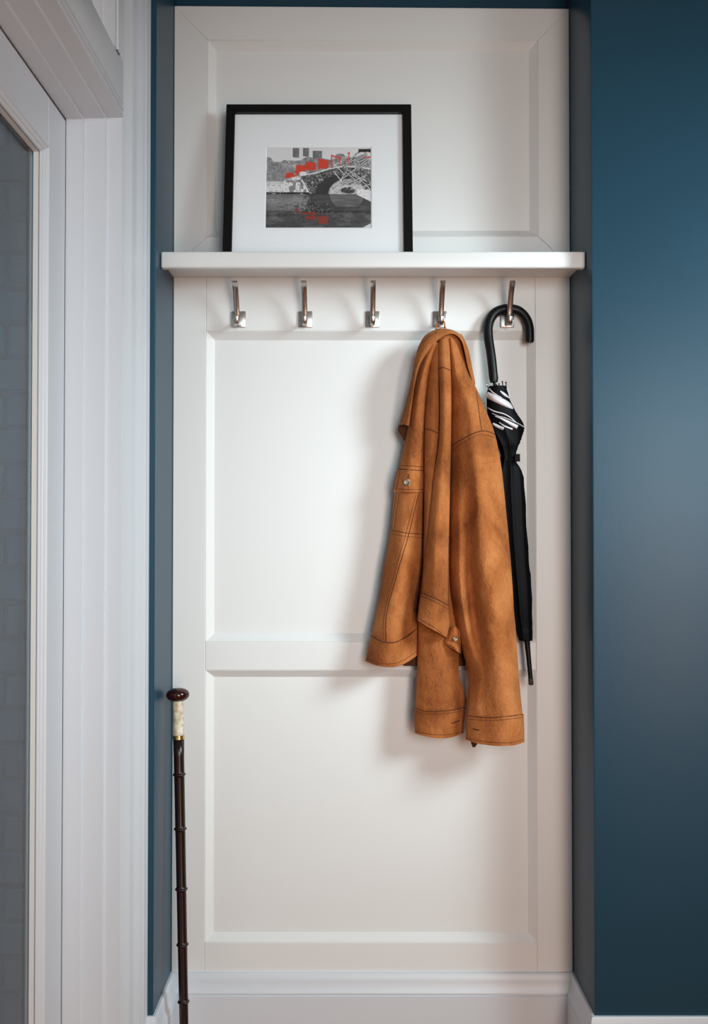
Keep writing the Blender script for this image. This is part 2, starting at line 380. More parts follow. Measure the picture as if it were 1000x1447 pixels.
# ------------------------------------------------------------------ framed picture
fy_b, fy_t = -.078, -.018
zfb = zlt-.009
pf_h = at(450, 151, fy_t-.014).z-zfb; lean = math.asin((fy_t-fy_b)/pf_h*.97); cxp = at(449.7, 250, -.06).x; Wd = .4165; Hh = pf_h/math.cos(lean)
frp = thing('picture_frame', 'black framed picture with a wide white mount leaning on the shelf', 'picture', (cxp, fy_b, zfb))
def L2(x, y, z):    # local: x across, y toward the viewer negative, z up along the frame
    c, s = math.cos(lean), math.sin(lean)
    return (cxp+x, fy_b+y*c+z*s, zfb+z*c-y*s+.0001)
def lbox(x0, x1, y0, y1, z0, z1):
    v, f = box(x0, x1, y0, y1, z0, z1); return [L2(*p) for p in v], f
def lpoly(q, y0, y1):
    v, f = extr_y(q, y0, y1); return [L2(*p) for p in v], f
hw, b_ = Wd/2, .0195
y_f, y_b = -.020, -.0
y_b = 0; off = .0
for q in ([(-hw, 0), (hw, 0), (hw-b_, b_), (-hw+b_, b_)], [(hw, 0), (hw, Hh), (hw-b_, Hh-b_), (hw-b_, b_)], [(hw, Hh), (-hw, Hh), (-hw+b_, Hh-b_), (hw-b_, Hh-b_)], [(-hw, Hh), (-hw, 0), (-hw+b_, b_), (-hw+b_, Hh-b_)]):
    obj('frame_side', lpoly(q, -.020, -.0), FBLACK, frp, bevel=.0008, bseg=1)
# print window corners found on the tilted mount plane
def on_mount(px, py):
    lo, hi = -.15, .05
    for _ in range(40):
        m_ = (lo+hi)/2; p = at(px, py, m_); zl_ = (p.z-zfb)/math.cos(lean)
        if L2(0, -.010, zl_)[1] > m_: lo = m_
        else: hi = m_
    p = at(px, py, lo); return p.x-cxp, (p.z-zfb-.010*math.sin(lean))/math.cos(lean)
pa = on_mount(375, 321.3); pb = on_mount(523.6, 208.3)
mi = .0022
mq = lambda x, z, y: L2(x, y, z)
obj('mount', rings([(-hw+b_-.004, hw-b_+.004, b_-.004, Hh-b_+.004, -.0100), (pa[0]-mi, pb[0]+mi, pa[1]-mi, pb[1]+mi, -.0100), (pa[0], pb[0], pa[1], pb[1], -.0085)], mq), MATB, frp)
obj('backing', lbox(-hw+b_-.004, hw-b_+.004, -.006, -.002, b_-.004, Hh-b_+.004), FBLACK, frp)
obj('glass', lbox(-hw+b_-.003, hw-b_+.003, -.0150, -.0135, b_-.003, Hh-b_+.003), PGLASS, frp)
# the print: a flat sheet whose colours are worked out per point
NX, NZ = 224, 172
rng = np.random.default_rng(3)
def vnoise(nx, nz, fx, fz, seed):
    g = np.random.default_rng(seed).random((fz+2, fx+2)); xs = np.linspace(0, fx, nx, endpoint=False); zs = np.linspace(0, fz, nz, endpoint=False)
    xi, zi = xs.astype(int), zs.astype(int); fx_, fz_ = xs-xi, (zs-zi)[:, None]; fx_ = fx_*fx_*(3-2*fx_); fz_ = fz_*fz_*(3-2*fz_)
    return (g[zi][:, xi]*(1-fx_)+g[zi][:, xi+1]*fx_)*(1-fz_)+(g[zi+1][:, xi]*(1-fx_)+g[zi+1][:, xi+1]*fx_)*fz_
U, Vv = np.meshgrid(np.linspace(0, 830, NX), np.linspace(0, 635, NZ))       # picture space, top-left origin
n1 = vnoise(NX, NZ, 90, 70, 1); n2 = vnoise(NX, NZ, 30, 24, 2); n3 = vnoise(NX, NZ, 10, 8, 5); n4 = vnoise(NX, NZ, 14, 60, 8); n5 = vnoise(NX, NZ, 120, 90, 9)
lum = np.full((NZ, NX), .80)
lum = .86 - .0*U
tree = 40+70*n3+12*n2
tm = Vv > tree
lum = np.where(tm, .34+.34*n1*n2+.22*n5-.08*n3, lum)
for bx, by, bw_, bh in ((205, 0, 55, 60), (290, 2, 45, 62), (368, 25, 72, 55)):
    m = (U > bx) & (U < bx+bw_) & (Vv > by) & (Vv < by+bh+20*n2); lum = np.where(m, .30+.12*n5+.1*(U-bx)/bw_, lum)
m = (Vv > 60) & (U < 340); lum = np.where(m & tm, lum+.06, lum)
m = (Vv > 285-60*np.exp(-((U-240)/110)**2)+14*n2) & (Vv < 365) & (U < 360); lum = np.where(m, .88-.25*(n1 > .72)-.35*((n2 > .68) & (U > 150)), lum)
m = (Vv > 270) & (Vv < 290) & (U < 140); lum = np.where(m, .7+.2*n1, lum)
m = (Vv > 356) & (Vv < 372) & (U < 370); lum = np.where(m, .12+.5*(n1 > .75), lum)
water = Vv > 368
lum = np.where(water, .26+.22*n4*n3+.10*n1+.12*np.exp(-((Vv-420)/45)**2)*(U < 350), lum)
lum = np.where(water & (Vv > 500), lum-.10, lum)
deck = 230-75*np.exp(-((U-590)/260)**2)+0*U
deck = np.interp(U, [240, 300, 400, 500, 560, 640, 730, 830], [235, 222, 203, 172, 158, 152, 158, 172])
arch = ((U-640)/150)**2+((Vv-385)/135)**2
bridge = (Vv > deck) & (U > 262+ (Vv-210)*.55) & (arch > 1) & (Vv < 375)
st = .20+.20*n1+.34*(n5 > .68)-.10*(n2 > .6)
lum = np.where(bridge, st, lum)
under = ((U-585)/200)**2+((Vv-385)/165)**2 < 1
lum = np.where(under & (arch > 1) & (Vv < 375) & (U < 660) & (U > 345), .15+.05*n1, lum)
m = (arch < 1) & (Vv < 372) & (U > 500); lum = np.where(m, .55+.25*n1+.15*(Vv/370-.7), lum)
m = (((U-650)/50)**2+((Vv-340)/24)**2 < 1+.5*n2) ; lum = np.where(m, .13+.2*n1, lum)
m = (Vv > deck-7-3*n1) & (Vv < deck+2) & (U > 262); lum = np.where(m, .80+.1*n1, lum)
ra = ((U-585)/165)**2+((Vv-375)/130)**2
m = water & (U > 350-60*n2) & (U < 830) & (Vv < 500+40*n2); lum = np.where(m, lum*.55+.04, lum)
m = water & (((U-640)/135)**2+((Vv-372)/120)**2 < 1) & (Vv < 470); lum = np.where(m, .30+.14*n4, lum)
m = water & (U > 230) & (U < 500) & (Vv > 440) & (Vv < 520); lum = np.where(m, lum*.8+.18*(n1 > .7), lum)
m = (U > 720) & (Vv > 330+20*n2) & (Vv < 430-(830-U)*.5); lum = np.where(m, .80+.15*n1, lum)
m = (U > 770) & (Vv > 635-(U-765)*.55); lum = np.where(m, .82, lum)
for k in range(34):   # snowy branches reaching over the bridge
    x0_, y0_ = rng.uniform(540, 830), rng.uniform(60, 330); an = rng.choice([-.55, -.7, -.45, 1.0, .8])+rng.normal()*.12; ln = rng.uniform(60, 220)
    dx, dy = math.cos(an), math.sin(an); s = (U-x0_)*dx+(Vv-y0_)*dy; t = abs(-(U-x0_)*dy+(Vv-y0_)*dx)
    m = (s > -ln/2) & (s < ln/2) & (t < 3.0) & (U > 530) & (Vv < 335); lum = np.where(m, .72+.2*n5, lum)
    m = (s > -ln/2) & (s < ln/2) & (t > 3.0) & (t < 6.5) & (U > 600) & (Vv < 300); lum = np.where(m, .16, lum)
m = (U > 730) & (Vv < 30+20*n2) & (Vv > 8); lum = np.where(m, .10, lum)
lum = np.clip(lum+.04*(rng.random(lum.shape)-.5), .04, .95)
lum = lum**2.0
rgb = np.stack([lum*1.02, lum, lum*1.02], -1)
red = np.array([.66, .055, .025])
def quad_red(pts, s=1.0, dim=1.0):
    global rgb
    m = np.ones(U.shape, bool)
    for i in range(4):
        (xa, ya), (xb, yb) = pts[i], pts[(i+1) % 4]; m &= ((xb-xa)*(Vv-ya)-(yb-ya)*(U-xa)) >= 0
    c = red*dim*(.85+.3*n1[..., None]); rgb = np.where(m[..., None], rgb*(1-s)+c*s, rgb)
for p in ([(232, 138), (312, 140), (314, 208), (232, 210)], [(308, 112), (390, 118), (392, 180), (312, 182)], [(412, 86), (492, 100), (492, 162), (412, 172)]): quad_red(p)
quad_red([(150, 202), (206, 198), (236, 232), (148, 246)])
for p in ([(512, 54), (524, 58), (522, 150), (514, 150)], [(512, 54), (592, 78), (592, 92), (512, 70)], [(645, 34), (664, 36), (664, 54), (645, 54)], [(650, 50), (657, 50), (657, 140), (650, 140)], [(782, 70), (824, 66), (824, 84), (782, 84)], [(575, 80), (590, 84), (586, 146), (578, 146)], [(236, 196), (252, 196), (252, 222), (236, 222)]): quad_red(p, .9)
for p in ([(232, 480), (260, 484), (256, 524), (250, 524)], [(250, 515), (390, 512), (392, 538), (310, 530)], [(310, 545), (392, 540), (390, 570), (310, 572)], [(412, 540), (492, 545), (492, 600), (414, 605)]): quad_red(p, .8, .45)
for p in ((262, 192, 325, 218),):
    m = ((U-292)/30)**2+((Vv-206)/16)**2 < 1; rgb = np.where(m[..., None], .78, rgb)
dxp = (pb[0]-pa[0])/(NX-1); dzp = (pb[1]-pa[1])/(NZ-1)
pv = [L2(pa[0]+i*dxp, -.0080, pb[1]-j*dzp) for j in range(NZ) for i in range(NX)]
pfc = [(j*NX+i, (j+1)*NX+i, (j+1)*NX+i+1, j*NX+i+1) for j in range(NZ-1) for i in range(NX-1)]
PRM = bpy.data.materials.new('printed_paper'); PRM.use_nodes = True
vc = PRM.node_tree.nodes.new('ShaderNodeVertexColor'); vc.layer_name = 'print'
PRM.node_tree.links.new(vc.outputs[0], PRM.node_tree.nodes['Principled BSDF'].inputs['Base Color']); PRM.node_tree.nodes['Principled BSDF'].inputs['Roughness'].default_value = .8
pme = bpy.data.meshes.new('print'); o3 = Vector(frp.location)
pme.from_pydata([tuple(Vector(p)-o3) for p in pv], [], pfc); pme.materials.append(PRM)
ca = pme.color_attributes.new('print', 'FLOAT_COLOR', 'POINT')
ca.data.foreach_set('color', np.concatenate([rgb.reshape(-1, 3), np.ones((NX*NZ, 1))], 1).astype(np.float32).ravel())
po = bpy.data.objects.new('print', pme); C.objects.link(po); po.parent = frp
po['label'] = 'grey winter park print with stone bridge, snow and red banners'

# ------------------------------------------------------------------ coat hooks
pz = at(526, 451.5, 0).z
hx = [at(p, 451, 0).x for p in (337.5, 431.5, 526, 621, 716)]
def hook(x, label):
    h = thing('coat_hook', label, 'hook', (x, 0, pz), 'coat hooks under the shelf')
    h0 = obj('back_plate', box(x-.016, x+.016, -.0045, -.0002, pz-.0185, pz+.0185), STEEL, h, bevel=.0015)
    up = [cat([(0, -.003, -.011), (0, -.018, -.012), (0, -.031, -.004), (0, -.040, .016), (0, -.052, .038), (0, -.065, .057), (0, -.079, .066)], t/24) for t in range(25)]
    obj('upper_arm', sweep_bar([(x, p[1], pz+p[2]) for p in up], .0115, .0068, .0120), STEEL, h, smooth='auto')
    lo = [cat([(0, -.020, -.0115), (0, -.028, -.0165), (0, -.036, -.0185), (0, -.044, -.014), (0, -.047, -.003)], t/16) for t in range(17)]
    obj('lower_hook', sweep_bar([(x, p[1], pz+p[2]) for p in lo], .0115, .0065, .0095), STEEL, h, smooth='auto')
    for sx in (-1, 1):
        for sz in (-1, 1):
            c = (x+sx*.0115, -.0040, pz+sz*.0140)
            s = obj('screw', lathe(c, (c[0], c[1]-1, c[2]), [(0, .0026), (.0008, .0026), (.0014, .0020), (.0015, .0008), (.0009, .0007)], 12), SCREW, h, smooth='auto')
    return h
hl = ['leftmost silver metal coat hook under the shelf, empty', 'second silver coat hook from the left, empty', 'empty silver coat hook in the middle of the row, third from the left',
      'silver coat hook that the tan suede jacket hangs from', 'rightmost silver coat hook, holding the black umbrella handle']
for x, l in zip(hx, hl): hook(x, l)

# ------------------------------------------------------------------ walking cane
top = at(251, 972, -.083); foot = at(262.5, 1560, -.150); foot.z = 0
# reach the floor along the seen line
kx = foot.x
cn = thing('walking_cane', 'dark wooden walking cane with round knob and ivory collar leaning in the corner', 'cane', (foot.x, foot.y, 0))
axl = (foot-top).length; ax = (foot-top).normalized()
u = 1/645.
obj('knob', lathe(top, foot, [(0, .0015), (.0008, .010), (.003, .0165), (.007, .0222), (.0125, .0250), (.018, .0248), (.0235, .0215), (.027, .016), (.0285, .011)], 36), WOODK, cn, smooth=True)
obj('collar', lathe(top, foot, [(.0275, .0115), (.030, .0122), (.05, .0118), (.075, .0120), (.098, .0125), (.101, .0128), (.102, .0115)], 28), IVORY, cn, smooth=True)
obj('brass_ring', lathe(top, foot, [(.1018, .011), (.102, .0129), (.110, .0129), (.1102, .011)], 28), BRASS, cn, smooth='auto')
nodes = []
for py in (1094.6, 1171, 1256, 1334.5, 1415, 1492):
    best = min(range(0, 1000), key=lambda k: abs((lambda p: 723.5-F*((p.z-EYE)*math.cos(TH)-(p.y+D)*math.sin(TH))/((p.y+D)*math.cos(TH)+(p.z-EYE)*math.sin(TH)))(top+ax*axl*k/1000)-py))
    nodes.append(axl*best/1000)
prof = [(.1095, .0122)]; rr = lambda s: .0122-.0030*s/axl
prev = .1095
for s in nodes:
    prof += [((prev+s)/2, rr((prev+s)/2)-.0004), (s-.006, rr(s)-.0002), (s-.0022, rr(s)+.0002), (s-.0016, rr(s)+.0020), (s, rr(s)+.0028), (s+.0016, rr(s)+.0020), (s+.0022, rr(s)), (s+.006, rr(s)-.0004)]; prev = s
prof += [(axl-.03, .009)]
obj('shaft', lathe(top, foot, prof, 24), WOODS, cn, smooth=True)
obj('rubber_tip', lathe(top, foot, [(axl-.031, .0092), (axl-.03, .0108), (axl-.004, .0115), (axl-.0015, .0105)], 20), RUB, cn, smooth='auto')

# ------------------------------------------------------------------ umbrella
ux = hx[4]
um = thing('umbrella', 'black umbrella with silver trim hanging by its crook handle', 'umbrella', tuple(at(722, 436, -.034)))
hp = [(697.8, 540, -.040), (693.8, 503, -.034), (690, 478, -.028), (689.6, 461.5, -.024), (693, 450, -.0205), (700, 441.5, -.0185), (711, 437, -.0175), (722.5, 436.5, -.0175), (734, 440, -.018), (743, 449.5, -.019), (747.6, 463, -.020), (748, 484, -.020)]
hpts = [at(*cat(hp, t/60)) for t in range(61)]
rad = [.0102+.0008*math.sin(min(t/60*1.3, 1)*math.pi) for t in range(61)]; rad[-1] = .0085; rad[0] = .0085; rad[1] = .0103
obj('handle', tube(hpts, rad, 20), RUB, um, smooth='auto')
obj('shaft', tube([at(698, 537, -.040), at(700.5, 560, -.042)], .0036, 12), FBLACK, um, smooth='auto')
cv = [(546, 690, 715.5), (556, 687, 718), (566, 686.8, 721), (583, 688, 729.5), (594, 689.5, 737.5), (603, 691, 741.5), (608, 692, 741), (616, 694, 738.5), (626, 699, 735), (637, 704.5, 730.5), (646, 707, 729), (653, 706, 730), (666, 701, 738), (692, 700, 742), (744, 705, 744.6), (797, 711, 748.2), (823, 715, 751), (862, 721, 752.2), (890, 728, 752.5), (905, 732.5, 752.5)]
NR, NCc = 120, 96; V, Fc = [], []
for i in range(NR):
    t = i/(NR-1); py, xl, xr = cat(cv, t); cxx, hwid = (xl+xr)/2, (xr-xl)/2; p = at(cxx, py, -.044); rw = (at(cxx+hwid, py, -.044)-p).length
    ry = min(rw, .026)*.80
    for k in range(NCc):
        a = 2*math.pi*k/NCc
        tw = 1.2*t+(.9*math.exp(-((py-590)/30)**2))
        fl = 1-.20*abs(math.sin(4*(a+tw)))**.6*min(1, max(.15, (py-585)/30))
        if py > 890: fl = 1-.06*abs(math.sin(4*(a+tw)))
        V.append(p+Vector((math.cos(a)*rw*fl, math.sin(a)*ry*fl, 0)))
for i in range(NR-1):
    for k in range(NCc): Fc.append((i*NCc+k, i*NCc+(k+1) % NCc, (i+1)*NCc+(k+1) % NCc, (i+1)*NCc+k))
Fc.append(tuple(range(NCc))[::-1]); Fc.append(tuple(range((NR-1)*NCc, NR*NCc)))
can = obj('canopy', (V, Fc), NYL, um, smooth=True)
bv_u = BVHTree.FromPolygons([Vector(v) for v in V], Fc)
CAM = Vector((0, -D, EYE))
def hit(bv, px, py, default=-.05):
    d = (at(px, py, 0)-CAM).normalized(); loc, nrm, i, dist = bv.ray_cast(CAM, d)
    if loc is None: return at(px, py, default)
    return loc
def ribbon(bv, pts, wid, lift, thk, n=24, default=-.05, skew=None):   # strip laid along a surface; pts pixels, wid px (list or number)
    V, Fc = [], []
    for i in range(n+1):
        t = i/n; c = cat([(p[0], p[1], p[2] if len(p) > 2 else wid) for p in pts], t); c2 = cat([(p[0], p[1], 0) for p in pts], min(t+.02, 1)); c1 = cat([(p[0], p[1], 0) for p in pts], max(t-.02, 0))
        d = Vector((c2[0]-c1[0], c2[1]-c1[1])).normalized(); nn = Vector((-d.y, d.x))
        for s in (-1, 0, 1):
            h = hit(bv, c[0]+nn.x*c[2]/2*s, c[1]+nn.y*c[2]/2*s, default); h = h+(CAM-h).normalized()*(lift+(thk*.3 if s == 0 else 0)); V.append(h)
        for s in (1, 0, -1):
            V.append(V[i*6+1+s]-(CAM-V[i*6+1+s]).normalized()*thk)
    for i in range(n):
        for k in range(6): Fc.append((i*6+k, i*6+(k+1) % 6, i*6+6+(k+1) % 6, i*6+6+k))
    Fc += [tuple(range(6))[::-1], tuple(range(n*6, n*6+6))]
    return V, Fc
for pts in ([(687, 557.5, 8.5), (694, 560.5, 9), (701, 564, 9.2), (712, 569, 9), (719, 573, 7), (724.5, 577.5, 2)],
            [(691, 549, 1.2), (696, 554.5, 1.8), (703, 559, 1.4), (709, 562, .8)],
            [(706.5, 552.5, 1.5), (711, 556, 3.4), (715.5, 559.5, 3), (719.5, 562.5, .8)],
            [(688.5, 576, 1.4), (697.6, 581, 1.8), (711.5, 584.8, 1.5), (721, 590, 1.4), (729, 597, 1.2)],
            [(695, 584, .8), (704, 588, 1), (714, 590.7, 1), (731, 598, 1), (741, 604, 1.4)],
            [(699, 588, 1), (707, 591, 2.2), (715, 595, 3.6), (723, 599.5, 5), (731, 603.5, 5.5)],
            [(696, 598.5, 2.6), (701, 601.5, 4.2), (706, 604, 4.4), (711.5, 606, 4.4)],
            [(705, 596.5, .8), (710, 600.5, 1.6), (716, 603.5, 2), (724, 606.5, 2.6)],
            [(716, 549, 1.0), (718.5, 556, 1.2), (720, 562, .8)]):
    obj('silver_trim', ribbon(bv_u, pts, 3, .0012, .0016), SILV, um, smooth=True)
for (x, y, x2, y2) in ((687, 543, 691, 552), (704.6, 541.5, 706, 551), (709.5, 538.5, 710.5, 549), (714.6, 539.5, 715, 549), (701, 543, 702, 551), (693, 544, 695, 551)):
    p, q = at(x, y, -.052), at(x2, y2, -.052)
    obj('rib_tip', lathe(p, q, [(0, .0012), (.0008, .0019), (.0025, .0019), (.003, .0011), ((q-p).length, .0011)], 8), FBLACK if x > 700 else SCREW, um, smooth=True)
st_ = obj('strap', ribbon(bv_u, [(706, 648, 6.5), (716, 648.5, 6.5), (722, 648, 7), (727, 647.5, 8)], 7, .002, .002), NYL, um)
tq = at(729.5, 647, -.060)
obj('strap_tab', box(tq.x-.005, tq.x+.0075, -.0645, -.0615, tq.z-.0085, tq.z+.0085), NYL, um, bevel=.0012)
c = tq+Vector((.0015, -.001, -.001)); c = c+Vector((0, -.004, 0))
obj('snap_button', lathe(c, c+Vector((0, -1, 0)), [(0, .0030), (.001, .0030), (.0018, .002), (.002, .0004)], 14), SCREW, st_, smooth=True)
t0, t1 = at(744.3, 905, -.044), at(750.2, 967.5, -.044)
obj('tip', lathe(t0, t1, [(-.004, .0068), (.012, .0062), (.03, .0056), ((t1-t0).length-.012, .0050), ((t1-t0).length-.001, .0050), ((t1-t0).length, .0035)], 16), FBLACK, um, smooth='auto')
obj('tip_cap', lathe(t0, t1, [((t1-t0).length-.0135, .0049), ((t1-t0).length-.013, .0056), ((t1-t0).length-.001, .0056), ((t1-t0).length+.001, .004)], 16), mat('grey_cap', (.05, .045, .04, 1), .4), um, smooth='auto')

# ------------------------------------------------------------------ suede jacket
jk = thing('suede_jacket', 'tan brown suede jacket with button pocket and cuffed sleeves hanging on a hook', 'jacket', (hx[3]+.03, -.06, pz-.02))
def sheet(name, rows, bulge, thick, m=SUEDE, nu=40, nv=90, wr=.0018, parent=jk, seed=0, bpow=.5, ends=0):
    R_, K = len(rows), len(rows[0])
    def sf(u, v):
        s = v*(R_-1); i = min(int(s), R_-2); f = s-i
        cols = [cat(rows[j], u) for j in (max(i-1, 0), i, i+1, min(i+2, R_-1))]
        return tuple(.5*((2*b)+(-a+c)*f+(2*a-5*b+4*c-d)*f*f+(-a+3*b-3*c+d)*f**3) for a, b, c, d in zip(*cols))
    Vf, Vb = [], []
    for j in range(nv+1):
        v = j/nv
        for i in range(nu+1):
            u = .5-.5*math.cos(math.pi*i/nu) if True else i/nu
            px, py, y = sf(u, v)
            bl = bulge(v) if callable(bulge) else bulge
            yy = y-bl*max(0, 1-(2*u-1)**2)**bpow
            e = min(1, 6*u, 6*(1-u))
            yy -= wr*e*noise.noise(Vector((px*.05+seed*7, py*.014, seed)))*1.6
            yy -= wr*.5*e*noise.noise(Vector((px*.13+seed*3, py*.05, seed+9)))
            if ends: yy += ends*(max(0, 1-v*12)**2)
            Vf.append(at(px, py, yy)); Vb.append(at(px, py, min(yy+thick, -.004)))
    n = (nu+1)*(nv+1); V = Vf+Vb; Fc = []; w_ = nu+1
    for j in range(nv):
        for i in range(nu):
            a = j*w_+i; Fc += [(a, a+1, a+w_+1, a+w_), (n+a, n+a+w_, n+a+w_+1, n+a+1)]
    for j in range(nv):
        a = j*w_; Fc.append((a, a+w_, n+a+w_, n+a)); a = j*w_+nu; Fc.append((a, n+a, n+a+w_, a+w_))
    for i in range(nu):
        Fc.append((i, n+i, n+i+1, i+1)); a = nv*w_+i; Fc.append((a, a+1, n+a+1, n+a))
    o = obj(name, (V, Fc), m, parent, smooth='auto'); ALL.append((V, Fc))
    return o
ALL = []
def lin(rows):   # rows: (py, xl, xr, [depth at each control column]) -> control grid
    out = []
    for r in rows:
        py, xl, xr, ds = r[:4]; dy = r[4] if len(r) > 4 else [0]*len(ds)
        K = len(ds); out.append([(xl+(xr-xl)*k/(K-1), py+dy[k], ds[k]) for k in range(K)])
    return out
# back of the jacket glimpsed behind the sleeves
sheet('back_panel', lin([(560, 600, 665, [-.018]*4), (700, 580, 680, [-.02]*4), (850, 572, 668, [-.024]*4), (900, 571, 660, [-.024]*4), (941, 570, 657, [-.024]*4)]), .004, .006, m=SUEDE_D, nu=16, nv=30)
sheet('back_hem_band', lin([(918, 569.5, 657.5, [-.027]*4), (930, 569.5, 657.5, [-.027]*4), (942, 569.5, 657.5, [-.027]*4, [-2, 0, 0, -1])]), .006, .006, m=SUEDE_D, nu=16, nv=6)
# far sleeve, hanging lowest on the left
sl1 = [(780, 600, 640, [-.040]*5), (860, 591, 648, [-.042]*5), (900, 590, 648, [-.042]*5), (925, 589.5, 648, [-.042, -.042, -.046, -.040, -.038]), (955, 588.5, 649, [-.042, -.046, -.044, -.034, -.040]), (976, 587.5, 656, [-.042, -.048, -.046, -.036, -.036]), (990, 587, 659, [-.042, -.048, -.044, -.038, -.034]), (1003, 586.5, 657.5, [-.042, -.046, -.044, -.040, -.036], [0, 2, 3, 2, -2])]
S1 = sheet('sleeve', lin(sl1), .026, .010, seed=1)
sheet('cuff', lin([(999, 585.5, 658.5, [-.044, -.048, -.046, -.042, -.038], [0, 3.5, 5, 3.5, 0]), (1020, 585.5, 655.5, [-.044, -.048, -.046, -.042, -.038], [0, 3, 5, 4, 0]), (1036, 586, 654.5, [-.044, -.048, -.046, -.042, -.038], [0, 5, 7.5, 6, 0])]), .029, .010, nv=20, seed=2, wr=.001)
# left front of the jacket
bl = [(484, 606, 622, [-.060]*6), (500, 600, 616, [-.056]*6), (525, 590, 611, [-.050, -.054, -.056, -.052, -.044, -.024]), (560, 582, 606, [-.046, -.052, -.054, -.050, -.046, -.024]), (602, 576, 603, [-.042, -.050, -.052, -.050, -.046, -.024]),
      (650, 566, 603, [-.038, -.048, -.052, -.050, -.044, -.024]), (697, 557.5, 603, [-.036, -.048, -.052, -.052, -.044, -.024]), (750, 551.5, 602, [-.034, -.048, -.054, -.050, -.042, -.024]), (802, 542, 600, [-.034, -.050, -.056, -.048, -.042, -.022]),
      (835, 537, 595, [-.034, -.052, -.056, -.050, -.034, -.018]), (865, 531.5, 591, [-.036, -.054, -.058, -.048, -.030, -.022]), (880, 528, 590, [-.036, -.056, -.060, -.046, -.032, -.034], [0]*6), (898, 525, 589.5, [-.036, -.056, -.060, -.046, -.034, -.038], [0, 6, 9, 8, 2, -9])]
sheet('front_panel', lin(bl), .026, .007, nv=110, seed=3, wr=.0022)
sheet('hem_band', lin([(898, 524, 589.5, [-.040, -.060, -.064, -.050, -.038, -.040], [-1, 6, 9, 8, 2, -10]), (915, 520.5, 589.5, [-.040, -.060, -.064, -.050, -.038, -.040], [0, 6, 9, 7, 1, -8]), (935, 516, 589.5, [-.040, -.060, -.064, -.050, -.038, -.040], [-1, 5, 7.5, 7, 1, -9])]), .027, .007, nv=20, seed=4, wr=.0012)
# fold beside it
fa = [(484, 612, 630, [-.064]*4), (505, 609, 627, [-.064, -.066, -.066, -.060]), (550, 603, 625, [-.060, -.066, -.068, -.060]), (608, 599, 624, [-.058, -.064, -.068, -.060]), (650, 599, 622, [-.060, -.066, -.068, -.060]), (700, 599, 615, [-.062, -.068, -.068, -.062]), (750, 598.5, 610, [-.062, -.068, -.066, -.062]), (800, 597.5, 605, [-.060, -.064, -.064, -.060]), (835, 595, 602, [-.055, -.058, -.058, -.055])]
sheet('front_fold', lin(fa), .018, .008, nu=24, seed=5, wr=.0012)
# near front edge, the long central strip with its own band at the foot
fb = [(479, 619.5, 634, [-.070]*5), (495, 618.5, 636, [-.076]*5), (524, 619.5, 637.5, [-.080]*5), (570, 621, 637.5, [-.082]*5), (620, 620, 637, [-.082]*5), (676, 612, 636, [-.082, -.086, -.088, -.086, -.080]), (705, 608.5, 635.5, [-.080, -.086, -.090, -.088, -.080]), (746, 604, 634.8, [-.080, -.088, -.092, -.086, -.080]),
      (788, 599.5, 634.3, [-.078, -.088, -.094, -.084, -.078]), (820, 596.5, 634.2, [-.078, -.086, -.092, -.084, -.076]), (838, 595, 634, [-.078, -.086, -.090, -.084, -.076], [0, 2, 6, 11, 17])]
sheet('front_edge', lin(fb), .024, .008, nu=30, seed=6, wr=.0015)
sheet('front_edge_band', lin([(837, 594.2, 634.3, [-.080, -.088, -.092, -.086, -.078], [0, 2, 6.5, 12, 18]), (856, 591.6, 634.7, [-.080, -.088, -.092, -.086, -.078], [0, 2, 7, 11, 14]), (870, 590, 634.5, [-.080, -.088, -.092, -.086, -.078], [0, 3, 8, 13, 15]), (877, 589, 631, [-.080, -.088, -.092, -.086, -.078], [-1, 6, 12, 17.5, 24])]), .025, .006, nu=30, nv=20, seed=7, wr=.001)
# the turned-up corner with its button
sheet('turned_corner', lin([(888, 632, 650, [-.064, -.074, -.078, -.070], [4, -1, -2, 4]), (897, 629.5, 651, [-.066, -.076, -.078, -.068], [2, 0, 0, 2]), (904, 627, 651, [-.068, -.070, -.066, -.064], [2, 3, 2, 1]), (912, 631, 651, [-.070, -.074, -.074, -.064], [0, 0, 2, 4]), (917, 636, 651.5, [-.068, -.072, -.072, -.062], [-1, 1, 4, 7])]), .010, .006, nu=20, nv=24, seed=8, wr=.002)
# near sleeve running from the shoulder to the lowest cuff
sr = [(478, 632, 648, [-.070, -.074, -.074, -.070, -.066, -.062, -.060]), (498, 634, 655, [-.074, -.080, -.080, -.076, -.074, -.070, -.064]), (526, 635, 661, [-.074, -.080, -.086, -.086, -.082, -.076, -.070]), (551, 635.5, 674, [-.062, -.076, -.084, -.088, -.086, -.080, -.074]), (585, 636, 688.5, [-.060, -.074, -.082, -.090, -.090, -.084, -.076]), (615, 636, 699.5, [-.060, -.074, -.084, -.092, -.094, -.088, -.078]),
      (662, 635.5, 708.5, [-.058, -.074, -.084, -.098, -.098, -.092, -.080]), (718, 634.5, 714.5, [-.056, -.080, -.078, -.100, -.100, -.094, -.082]), (788, 634, 721, [-.056, -.086, -.068, -.096, -.104, -.096, -.082]), (836, 636, 724.5, [-.056, -.086, -.060, -.090, -.106, -.098, -.084]), (864, 640, 726, [-.056, -.084, -.054, -.090, -.106, -.098, -.084]), (884, 644, 728, [-.056, -.080, -.056, -.092, -.104, -.098, -.084]), (909, 649.8, 730, [-.056, -.074, -.064, -.092, -.102, -.098, -.084]), (948, 660.5, 732.5, [-.062, -.072, -.080, -.092, -.100, -.098, -.084]),
      (980, 661, 735, [-.068, -.076, -.084, -.094, -.100, -.098, -.084]), (1011, 659.5, 738.3, [-.074, -.080, -.086, -.094, -.100, -.098, -.084], [0, 1, 2, 3, 3, 2, -1])]
sheet('sleeve', lin(sr), lambda v: .012+.018*min(1, v*2), .010, nu=70, nv=160, seed=9, wr=.0024)
